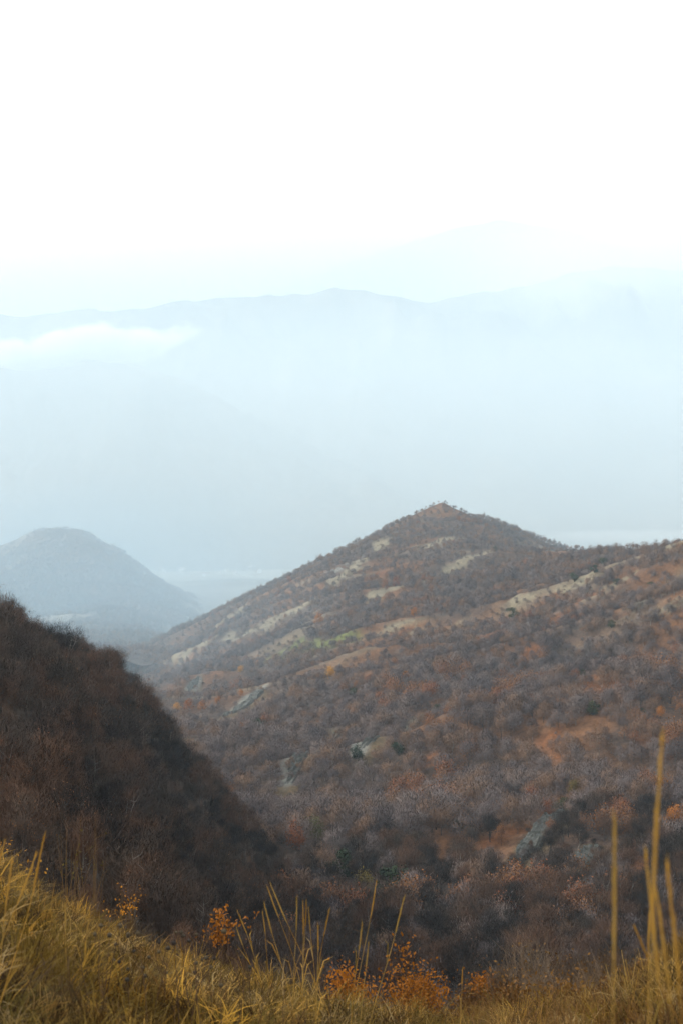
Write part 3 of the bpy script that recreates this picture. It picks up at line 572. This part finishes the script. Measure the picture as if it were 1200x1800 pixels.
for k, (a, b, wd, lab, up) in enumerate(rock_src): rock(a, b, wd, lab, k + 1, up)

# ------------------------------------------------------------------ village in the valley
hv = [(-5, -4, 0), (5, -4, 0), (5, 4, 0), (-5, 4, 0), (-5, -4, 5.5), (5, -4, 5.5), (5, 4, 5.5), (-5, 4, 5.5), (-5, 0, 8.2), (5, 0, 8.2)]
hm = mesh('wall', hv, [(0, 1, 5, 4), (1, 2, 6, 9, 5), (2, 3, 7, 6), (3, 0, 4, 8, 7)], [M['plaster']])
rm = mesh('roof', [(-5.6, -4.8, 4.9), (5.6, -4.8, 4.9), (5.6, 0, 8.5), (-5.6, 0, 8.5), (5.6, 4.8, 4.9), (-5.6, 4.8, 4.9)], [(0, 1, 2, 3), (3, 2, 4, 5)], [M['tile']])
for k in range(46):
    px = random.choice([random.gauss(325, 22), random.gauss(370, 30), random.uniform(270, 500)]); d = random.choice([random.uniform(4700, 5600), random.uniform(5300, 5900)]); X = (px - CX) / F * d; Z = float(zE(np.array([X]), np.array([d]))[0])
    e = link('house', None, None, (X, d, Z - .4), (0, 0, random.uniform(0, 3.14)), random.uniform(1.2, 2.6)); tag(e, 'tiny pale house in the hazy valley village', 'house', 'houses of the valley village')
    link('wall', hm, e); link('roof', rm, e)

# ------------------------------------------------------------------ foreground: grass, stalks, shrubs
tuft_col = bpy.data.collections.new('grass_kinds')
def tuft(k, n, hmin, hmax, wdt, spread, lean, mat):
    np.random.seed(500 + k); b = MB()
    for j in range(n):
        a = random.uniform(0, 6.28); r = spread * math.sqrt(random.random()); p = np.array([math.cos(a) * r, math.sin(a) * r, -.02]); h = random.uniform(hmin, hmax)
        da = a + random.gauss(0, 1.7); ln = lean * random.uniform(.3, 1.3) * h; dx = np.array([math.cos(da), math.sin(da), 0]); sd = np.array([-dx[1], dx[0], 0]) * wdt * random.uniform(.6, 1.3)
        q = [p, p + dx * ln * .25 + np.array([0, 0, h * .5]), p + dx * ln * .7 + np.array([0, 0, h * .85]), p + dx * ln * 1.25 + np.array([0, 0, h * random.uniform(.75, 1.0)])]
        i = len(b.v); b.v += [q[0] - sd, q[0] + sd, q[1] - sd * .9, q[1] + sd * .9, q[2] - sd * .6, q[2] + sd * .6, q[3]]
        b.f += [(i, i + 1, i + 3, i + 2), (i + 2, i + 3, i + 5, i + 4), (i + 4, i + 5, i + 6)]; b.m += [0] * 3
    o = bpy.data.objects.new('grass_kind_%02d' % k, b.mesh('grass_kind', [M[mat]])); tuft_col.objects.link(o)
for k in range(3): tuft(k, 90, .05, .15, .0026, .13, 1.3, 'grass')       # 0-2 matted short
for k in range(2): tuft(3 + k, 40, .10, .25, .0022, .10, .7, 'grass')   # 3-4 upright
tuft(5, 9, .2, .45, .0018, .06, .4, 'straw')                          # 5 straw
tuft(6, 30, .15, .4, .0024, .12, .5, 'bracken')                            # 6 brown scrub stems
tuft(7, 12, .2, .42, .002, .08, .35, 'stem')                             # 7 dark stems
x, y = jitter_grid(-9, 9, 3.2, 24, .115); px = pix(x, y); k = (px > -120) & (px < 1320); x, y, px = x[k], y[k], px[k]
k = (fbm(x * .9, y * .9, 3) + .3 * rng.normal(size=len(x)) > -.25) ; x, y, px = x[k], y[k], px[k]; n = len(x); r = rng.random(n); nn = fbm(x * .6 + 3, y * .6, 2)
right = sstep(720, 860, px) * (1 - .6 * sstep(1130, 1200, px))
idx = np.where(r < .80 - .5 * right, rng.integers(0, 3, n), np.where(r < .93 - .5 * right, rng.integers(3, 5, n), np.where(r < .945 - .45 * right, 5, np.where(rng.random(n) < .25 + .55 * right, 6, 7))))
idx = np.where((idx == 5) & (rng.random(n) < .5), 7, idx)
sc_ = rng.uniform(.7, 1.3, n) * (1 + .25 * nn) * np.where(idx >= 5, .9, 1)
scatter('grass', 'matted golden dry grass on the near slope', np.c_[x, y, zA(x, y)], zrot(n, .32), np.c_[sc_, sc_, sc_ * np.where(idx >= 6, .75, 1)], idx, tuft_col)

def stalk(top, bot, d, lab, group, head=.22, r=.0016, mat='straw', hr=.0042, name='grass_spike'):
    """grass stalk standing at depth d, leaning as seen, rooted in the meadow"""
    t, b = W(*top, d), W(*bot, d); dirv = (b - t); s = 1.0
    for _ in range(400):
        g = t + dirv * s
        if g[2] <= float(zA(np.array([g[0]]), np.array([d]))[0]) - .02: break
        s += .01
    while s > .3 and (t + dirv * s)[2] < float(zA(np.array([(t + dirv * s)[0]]), np.array([d]))[0]) - .05: s -= .01
    base = t + dirv * s; off = t - base; L = np.linalg.norm(off); side = np.array([off[0] * .0 + random.uniform(-.02, .02) * L, random.uniform(-.04, .04) * L, 0])
    pt = lambda u: off * u + side * math.sin(u * 3.14) + np.array([math.copysign(.02 * L, off[0]) * (u * u - u) + .004 * L * math.sin(9 * u + L * 31), .004 * L * math.sin(7 * u + L * 17), 0])
    e = link(name, None, None, tuple(base)); e.empty_display_size = .1; tag(e, lab, 'grass', group)
    m = MB(); us = list(np.linspace(0, 1 - head * .3, 15)); m.tube([pt(u) for u in us], [r * (1.3 - .7 * u) * (1.55 if j in (3, 6, 10) else 1) for j, u in enumerate(us)], 5); link('stem', m.mesh('stem', [M[mat]]), e)
    m = MB(); us = np.linspace(1 - head, 1.0, 9); prof = [.3, .8, 1, 1, .95, .85, .7, .45, .1]; m.tube([pt(u) for u in us], [hr * q for q in prof], 6)
    for k in range(46):
        u = random.uniform(1 - head, .985); p = pt(u); an = random.uniform(0, 6.28); o = np.array([math.cos(an), math.sin(an), 0]) * hr * .8; q = p + o * 2.0 + off / L * .026 * random.uniform(.6, 1.5); m.twig(p + o * .3, q, .0018)
    link('seed_head', m.mesh('seed_head', [M['straw']]), e)
    m = MB()
    for k in range(3):
        u = random.uniform(.15, .62); p = pt(u); an = random.uniform(0, 6.28); dx = np.array([math.cos(an), math.sin(an), 0]); sd = np.array([-dx[1], dx[0], 0]) * .003; q = p + dx * .05 + off / L * .12; e3 = p + dx * .14 + off / L * .13
        i = len(m.v); m.v += [p - sd * .6, p + sd * .6, q - sd, q + sd, e3]; m.f += [(i, i + 1, i + 3, i + 2), (i + 2, i + 3, i + 4)]; m.m += [0, 0]
    link('blade', m.mesh('blade', [M['grass']]), e)
G1, G2, G3 = 'grass spikes in the middle clump', 'tall blurred stalks at the right edge', 'grass stalks at the left edge'
ORD = ['leftmost', 'second from the left', 'third from the left', 'fourth from the left', 'fifth from the left', 'sixth from the left', 'seventh from the left', 'eighth from the left', 'fourth from the right', 'third from the right', 'second from the right', 'rightmost']
for k, (top, bot) in enumerate(sorted([((469, 1556), (509, 1687)), ((474, 1549), (520, 1650)), ((463, 1584), (494, 1699)), ((461, 1603), (469, 1702)), ((521, 1575), (516, 1684)), ((532, 1582), (531, 1680)), ((538, 1579), (533, 1680)), ((542, 1594), (548, 1687)), ((558, 1624), (556, 1695)), ((579, 1594), (567, 1706)), ((637, 1620), (630, 1690)), ((647, 1656), (643, 1700))])):
    stalk(top, bot, random.uniform(7.6, 9.4), 'seeded grass spike before the dark gully, %s of the middle clump' % ORD[k], G1)
stalk((661, 1545), (634, 1687), 8.2, 'tallest seeded grass spike, leaning right, in front of the dark gully', G1)
stalk((712, 1573), (672, 1720), 7.6, 'seeded grass spike leaning far right above the orange shrub', G1)
stalk((417, 1600), (437, 1665), 9.0, 'seeded grass spike leaning left beside the orange leafed sapling', G1); stalk((415, 1629), (428, 1665), 9.2, 'short seeded spike beside the orange leafed sapling', G1)
stalk((813, 1699), (811, 1747), 9.5, 'thin pale spike alone over the dark gap in the scrub', G1)
for top, bot, lab in [((81, 1464), (15, 1706), 'long yellow stalk leaning right at the left edge'), ((64, 1498), (26, 1594), 'shorter yellow stalk behind the long leaning one at the left edge'), ((21, 1506), (4, 1635), 'yellow stalk curving up at the far left edge'), ((10, 1475), (-8, 1560), 'yellow stalk cut off by the left edge of the picture'), ((114, 1590), (116, 1717), 'single greenish upright stalk on the left of the grass slope'), ((156, 1624), (150, 1676), 'pale broken stalk near the round seed heads')]:
    stalk(top, bot, 5.2 if top[0] < 100 else 7.0, lab, G3, .3)
for top, bot, d, r, lab in [((1072, 1421), (1085, 1800), 1.9, .0020, 'blurred pale stalk with a thick head, left one of the tall right stalks'), ((1166, 1278), (1153, 1778), 1.7, .0019, 'tallest blurred stalk near the right edge'), ((1132, 1483), (1134, 1781), 2.1, .0016, 'blurred stalk between the two tallest at the right'),
                            ((1147, 1549), (1180, 1800), 2.0, .0015, 'blurred stalk leaning left at the right edge'), ((1169, 1511), (1177, 1792), 1.9, .0016, 'blurred stalk just right of the tallest one'), ((1114, 1629), (1147, 1695), 3.2, .0014, 'thin stalk crossing low between the tall right stalks'), ((1142, 1610), (1140, 1700), 3.4, .0012, 'short thin stalk beside the tall right stalks')]:
    stalk(top, bot, d, lab, G2, .17, r * .58, 'straw', r * 1.25)

def flower_stalk(px, py, bx, by, d, lab, group, big=1.0, side=0):
    t, b = W(px, py, d), W(bx, by, d); b[2] = float(zA(np.array([b[0]]), np.array([d]))[0]) - .02
    off = t - b; L = np.linalg.norm(off); bend = np.array([random.uniform(-.06, .06) * L, random.uniform(-.05, .05) * L, 0]); pt = lambda u: off * u + bend * math.sin(u * 3.14) * (1 - .3 * u)
    e = link('dry_flower', None, None, tuple(b)); e.empty_display_size = .1; tag(e, lab, 'dry flower', group)
    m = MB(); m.tube([pt(u) for u in np.linspace(0, 1, 7)], [.0034, .003, .0027, .0024, .002, .0017, .0014], 5)
    heads = [(pt(1.0), off / L, 1.0)]
    for k in range(side):
        u = random.uniform(.5, .85); p = pt(u); q = p + np.array([random.choice((-1, 1)) * random.uniform(.04, .1), random.uniform(-.04, .04), random.uniform(.08, .17)]); m.tube([p, p * .4 + q * .6 + np.array([0, 0, -.02]), q], [.0018, .0015, .0011], 4); heads.append((q, (q - p) / np.linalg.norm(q - p), .8))
    link('stem', m.mesh('stem', [M['stem']]), e)
    for p, ax, s in heads:
        h = MB(); R0 = .0125 * s * big; us = np.linspace(-1, 1, 7); h.tube([p + ax * R0 * u * .95 for u in us], [R0 * math.sqrt(max(.02, 1 - u * u)) for u in us], 8, cap=True)
        for k in range(36):
            o = np.random.normal(size=3); o /= np.linalg.norm(o); h.twig(p + o * R0 * .8, p + o * R0 * 1.35 + ax * .003, .0012)
        link('seed_head', h.mesh('seed_head', [M['head']]), e)
fl = [(212, 1627, 182, 1790), (178, 1627, 184, 1780), (243, 1641, 262, 1780), (226, 1645, 196, 1760), (193, 1644, 176, 1800), (319, 1639, 268, 1795), (333, 1654, 300, 1770), (306, 1658, 312, 1770), (296, 1667, 290, 1780), (201, 1689, 210, 1790), (363, 1684, 372, 1790), (345, 1693, 340, 1780), (292, 1710, 285, 1790), (255, 1716, 232, 1800), (224, 1722, 228, 1795), (389, 1732, 396, 1800), (440, 1700, 448, 1790), (322, 1645, 345, 1770)]
for k, (a, b, c, d) in enumerate(fl): flower_stalk(a, b, c, d, random.uniform(6.0, 7.6), 'dark dry flower stalk with round seed heads on the left grass slope', 'dry flower stalks', 1, k % 3)
flower_stalk(394, 1637, 380, 1760, 7.4, 'dry flower stalk with one pale larger head, rightmost of the seed heads', 'dry flower stalks', 1.35)
for k in range(16):                          # leafless dark stems between them
    px = random.uniform(20, 560); py = random.uniform(1620, 1700) + max(0, px - 250) * .18; d = random.uniform(5.2, 8)
    t = W(px, py, d); b = W(px + random.uniform(-25, 25), 1800, d); b[2] = float(zA(np.array([b[0]]), np.array([d]))[0]) - .02; off = t - b; m = MB()
    m.tube([off * u + np.array([.02 * math.sin(6 * u + k), 0, 0]) for u in np.linspace(0, 1, 7)], [.003, .0028, .0025, .0022, .0018, .0014, .0008], 5)
    for q in range(4): u = random.uniform(.4, .9); p = off * u + np.array([.02 * math.sin(6 * u + k), 0, 0]); m.tube([p, p + np.array([random.uniform(-.07, .07), random.uniform(-.04, .04), random.uniform(.06, .16)])], [.0014, .0006], 4)
    tag(link('dry_weed', m.mesh('dry_weed', [M['stem']]), None, tuple(b)), 'leafless dark dry weed standing in the golden grass', 'weed', 'bare dry weeds in the grass')

def shrub(px, py, hpx, wpx, d, leaf_mat, nl, ls, ntw, lab, twmat='stem', name='shrub', group=None, cat='shrub', full=.5):
    """shrub whose top is seen at (px, py); rooted on the land below"""
    X = (px - CX) / F * d; zb = float(zland(np.array([X]), np.array([d]))[0]); top = (CY - py) / F * d; H = max(.3, top - zb); wd = wpx / F * d / 2; vis = hpx / F * d
    e = link(name, None, None, (X, d, zb)); e.empty_display_size = .2; tag(e, lab, cat, group)
    m = MB(); tips = []
    for k in range(ntw):
        a = random.uniform(0, 6.28); rr = wd * math.sqrt(random.random()); z1 = H * random.uniform(.7, 1.0) * (1 - .35 * (rr / wd) ** 2); tip = np.array([math.cos(a) * rr, math.sin(a) * rr * .8, z1]); b0 = np.array([math.cos(a), math.sin(a), 0]) * wd * .2 * random.random() - np.array([0, 0, .1])
        md = b0 * .5 + tip * .5 + np.random.normal(size=3) * .04 * H + np.array([0, 0, .05 * H]); sc2 = 1.15 * max(.8, d / 14) * (.7 + min(H, 3) * .15)
        m.tube([b0, md, tip], [.006 * sc2, .004 * sc2, .0012 * sc2], 4); tips.append((md, tip))
        for q in range(4):
            o = md + (tip - md) * random.uniform(0, .9); t2 = o + np.array([random.gauss(0, .5), random.gauss(0, .5), random.uniform(.3, 1.2)]) * min(.35, .22 * H + .05); m.tube([o, t2], [.0022 * sc2, .0008 * sc2], 3); tips.append((o, t2))
    link('twigs', m.mesh('twigs', [M[twmat]]), e)
    if nl:
        c = MB()
        for k in range(nl):
            a, b = tips[random.randrange(len(tips))]; p = a + (b - a) * random.uniform(.2, 1.05) + np.random.normal(size=3) * .035 * (1 + full)
            if p[2] < H - vis * 1.1: continue
            c.leaf(p, ls * random.uniform(.6, 1.3))
        link('leaves', c.mesh('leaves', [M[leaf_mat]]), e)
    return e
shrub(733, 1706, 70, 95, 13.5, 'orange', 2200, .02, 34, 'dense orange leafed shrub at the foot of the grass slope', full=2.2)
shrub(615, 1700, 60, 80, 13.5, 'orange', 1100, .02, 24, 'thin orange leafed shrub behind the middle grass spikes')
shrub(715, 1612, 80, 110, 15, 'orange', 150, .026, 18, 'nearly bare sapling with scattered orange leaves in the dark gully')
shrub(390, 1592, 60, 60, 24, 'orange', 1800, .04, 26, 'orange leafed sapling beyond the crest of the grass')
shrub(216, 1538, 60, 62, 22, 'yellow', 600, .026, 26, 'sapling with scattered yellow leaves on the left crest')
shrub(850, 1712, 40, 44, 15, 'orange', 1500, .022, 22, 'small rounded orange bush left of the bare scrub')
shrub(20, 1420, 120, 150, 34, 'yellow', 190, .05, 34, 'tall bare shrub with few yellow leaves at the left edge')
shrub(140, 1400, 120, 150, 40, 'olive', 420, .05, 40, 'tall dark shrub with olive leaves behind the left crest')
k0 = 'bare twiggy shrubs in the scrub'
for px, py, wp, d, lab in [(930, 1645, 130, 16, 'widest and tallest bare twiggy shrub in the lower right scrub'), (1010, 1668, 120, 15, 'bare twiggy shrub just right of the widest one'), (885, 1690, 80, 14, 'bare twiggy shrub beside the small rounded orange bush'), (1075, 1660, 90, 17, 'tall bare twiggy shrub behind the left tall blurred stalk'), (1040, 1690, 90, 13, 'low bare twiggy shrub left of the tall blurred stalks'), (960, 1705, 90, 12.5, 'low bare twiggy shrub in front of the widest one'), (1120, 1690, 60, 16, 'narrow bare twiggy shrub between the tall blurred stalks')]:
    shrub(px, py, 80, wp, d, 'bracken', 90, .02, 80, lab, 'twig', 'bare_shrub', k0)
for px, py, wp, d in [(830, 1735, 70, 13), (900, 1735, 90, 12), (990, 1735, 90, 11.5), (1080, 1735, 80, 12)]:
    shrub(px, py, 60, wp, d, 'bracken', 500, .022, 50, 'rusty brown leafed low bush in the scrub at the lower right', 'stem', 'low_bush', 'rusty low bushes in the scrub')

# ------------------------------------------------------------------ low cloud, fog in the valley, and the air
def cloud(name, label, c, dims, dens, sc_n, thr, col_=(1, 1, 1), seed=0.0, stretch=(1, 1, 2.2), rot=0, amp=1.0):
    m = bpy.data.materials.new(name); m.use_nodes = True; t = m.node_tree; t.nodes.clear(); out = t.nodes.new('ShaderNodeOutputMaterial'); pv = t.nodes.new('ShaderNodeVolumePrincipled')
    pv.inputs['Color'].default_value = (*col_, 1); pv.inputs['Anisotropy'].default_value = .2
    tc = N(t, 'TexCoord').outputs['Object']; mp = N(t, 'Mapping'); mp.inputs['Scale'].default_value = stretch; mp.inputs['Location'].default_value = (seed, seed * .7, 0); t.links.new(tc, mp.inputs[0]); n = noise(t, mp.outputs[0], sc_n, 4, .6)
    ln = N(t, 'VectorMath', operation='LENGTH'); t.links.new(tc, ln.inputs[0])
    f = N(t, 'MapRange', interpolation_type='SMOOTHSTEP'); f.inputs[1].default_value = 1.0; f.inputs[2].default_value = .25; t.links.new(ln.outputs['Value'], f.inputs[0])
    ad = N(t, 'Math', operation='MULTIPLY_ADD'); t.links.new(n, ad.inputs[0]); ad.inputs[1].default_value = amp; t.links.new(f.outputs[0], ad.inputs[2])
    q = N(t, 'MapRange', interpolation_type='SMOOTHSTEP'); q.inputs[1].default_value = thr; q.inputs[2].default_value = thr + .5; q.inputs[4].default_value = dens; t.links.new(ad.outputs[0], q.inputs[0])
    mu = N(t, 'Math', operation='MULTIPLY'); t.links.new(q.outputs[0], mu.inputs[0]); t.links.new(f.outputs[0], mu.inputs[1]); t.links.new(mu.outputs[0], pv.inputs['Density']); t.links.new(pv.outputs[0], out.inputs['Volume'])
    nu, nv = 24, 12; v = [(math.cos(6.2832 * i / nu) * math.sin(math.pi * (j + .5) / nv), math.sin(6.2832 * i / nu) * math.sin(math.pi * (j + .5) / nv), math.cos(math.pi * (j + .5) / nv)) for j in range(nv) for i in range(nu)]
    f_ = [(j * nu + i, j * nu + (i + 1) % nu, (j + 1) * nu + (i + 1) % nu, (j + 1) * nu + i) for j in range(nv - 1) for i in range(nu)] + [tuple(range(nu))[::-1], tuple((nv - 1) * nu + i for i in range(nu))]
    o = link(name, mesh(name, v, [x[::-1] for x in f_], [m]), None, c, (0, rot, 0)); o.scale = dims; return tag(o, label, kind='stuff')
cloud('cloud', 'low white cloud lying along the mountain side', tuple(W(120, 615, 7700)), (1150, 420, 230), .03, 1.0, 1.75, stretch=(3.6, 1.4, .9), rot=R(-7), amp=2.6, seed=3.3)
cloud('mist', 'thin white mist before the farthest summit', (0, 12300, 700), (15000, 650, 2800), .012, .8, .2, stretch=(6, 1, 1.5))
cloud('fog', 'pale fog bank over the valley floor', tuple(W(360, 984, 5900)), (1000, 600, 30), .013, 1.2, .6)
cloud('fog', 'thin mist lying in the valley mouth', tuple(W(340, 1075, 3300)), (520, 900, 110), .0006, 1.0, .7)
cloud('fog', 'pale fog band behind the right ridge', tuple(W(1150, 942, 5900)), (900, 500, 50), .0014, 1.2, .6)
cloud('mist', 'white mist before the right mountain shoulder', tuple(W(1250, 480, 8300)), (2300, 700, 800), .0016, .8, .4)
cloud('fog', 'blue haze hanging in the gully mouth below the summit', (-190, 1150, -120), (330, 430, 130), .0003, .8, .3, col_=(.66, .85, 1.0))
cloud('fog', 'blue haze between the dark hillside and the far rounded hill', (-470, 2150, -190), (800, 620, 330), .0005, .8, .3, col_=(.50, .79, 1.0))

mm_ = bpy.data.materials.new('valley_mist'); mm_.use_nodes = True; t = mm_.node_tree; t.nodes.clear(); out = t.nodes.new('ShaderNodeOutputMaterial'); pv = t.nodes.new('ShaderNodeVolumePrincipled')
pv.inputs['Color'].default_value = (.86, .955, 1.0, 1); pv.inputs['Anisotropy'].default_value = 0
ln = N(t, 'VectorMath', operation='LENGTH'); t.links.new(N(t, 'TexCoord').outputs['Object'], ln.inputs[0])
q = N(t, 'MapRange', interpolation_type='SMOOTHSTEP'); q.inputs[1].default_value = 1.0; q.inputs[2].default_value = .6; q.inputs[4].default_value = 3.0e-4; t.links.new(ln.outputs['Value'], q.inputs[0])
t.links.new(q.outputs[0], pv.inputs['Density']); t.links.new(pv.outputs[0], out.inputs['Volume'])
def ball(nu=48, nv=24):
    v = [(math.cos(6.2832 * i / nu) * math.sin(math.pi * (j + .5) / nv), math.sin(6.2832 * i / nu) * math.sin(math.pi * (j + .5) / nv), math.cos(math.pi * (j + .5) / nv)) for j in range(nv) for i in range(nu)]
    f = [((j + 1) * nu + i, (j + 1) * nu + (i + 1) % nu, j * nu + (i + 1) % nu, j * nu + i) for j in range(nv - 1) for i in range(nu)] + [tuple(range(nu)), tuple((nv - 1) * nu + i for i in range(nu))[::-1]]
    return v, f
bm_ = mesh('mist', *ball(), [mm_]); o = link('mist', bm_, None, (0, 6300, -350)); o.scale = (9500, 5600, 1650); tag(o, 'pale mist thickening over the far valley', kind='stuff')
def box(name, x0, x1, y0, y1, z0, z1):
    v = [(x, y, z) for z in (z0, z1) for y in (y0, y1) for x in (x0, x1)]
    return mesh(name, v, [(0, 2, 3, 1), (4, 5, 7, 6), (0, 1, 5, 4), (2, 6, 7, 3), (0, 4, 6, 2), (1, 3, 7, 5)])
hz = bpy.data.materials.new('haze'); hz.use_nodes = True; t = hz.node_tree; t.nodes.clear(); out = t.nodes.new('ShaderNodeOutputMaterial'); pv = t.nodes.new('ShaderNodeVolumePrincipled')
pv.inputs['Color'].default_value = (.66, .84, .98, 1); pv.inputs['Density'].default_value = 0.85e-4; pv.inputs['Anisotropy'].default_value = .0
t.links.new(pv.outputs[0], out.inputs['Volume'])
hb = box('haze', -16500, 16500, -600, 15600, -420, 3600); hb.materials.append(hz); tag(link('haze', hb), 'pale blue haze filling the valley air', kind='stuff')
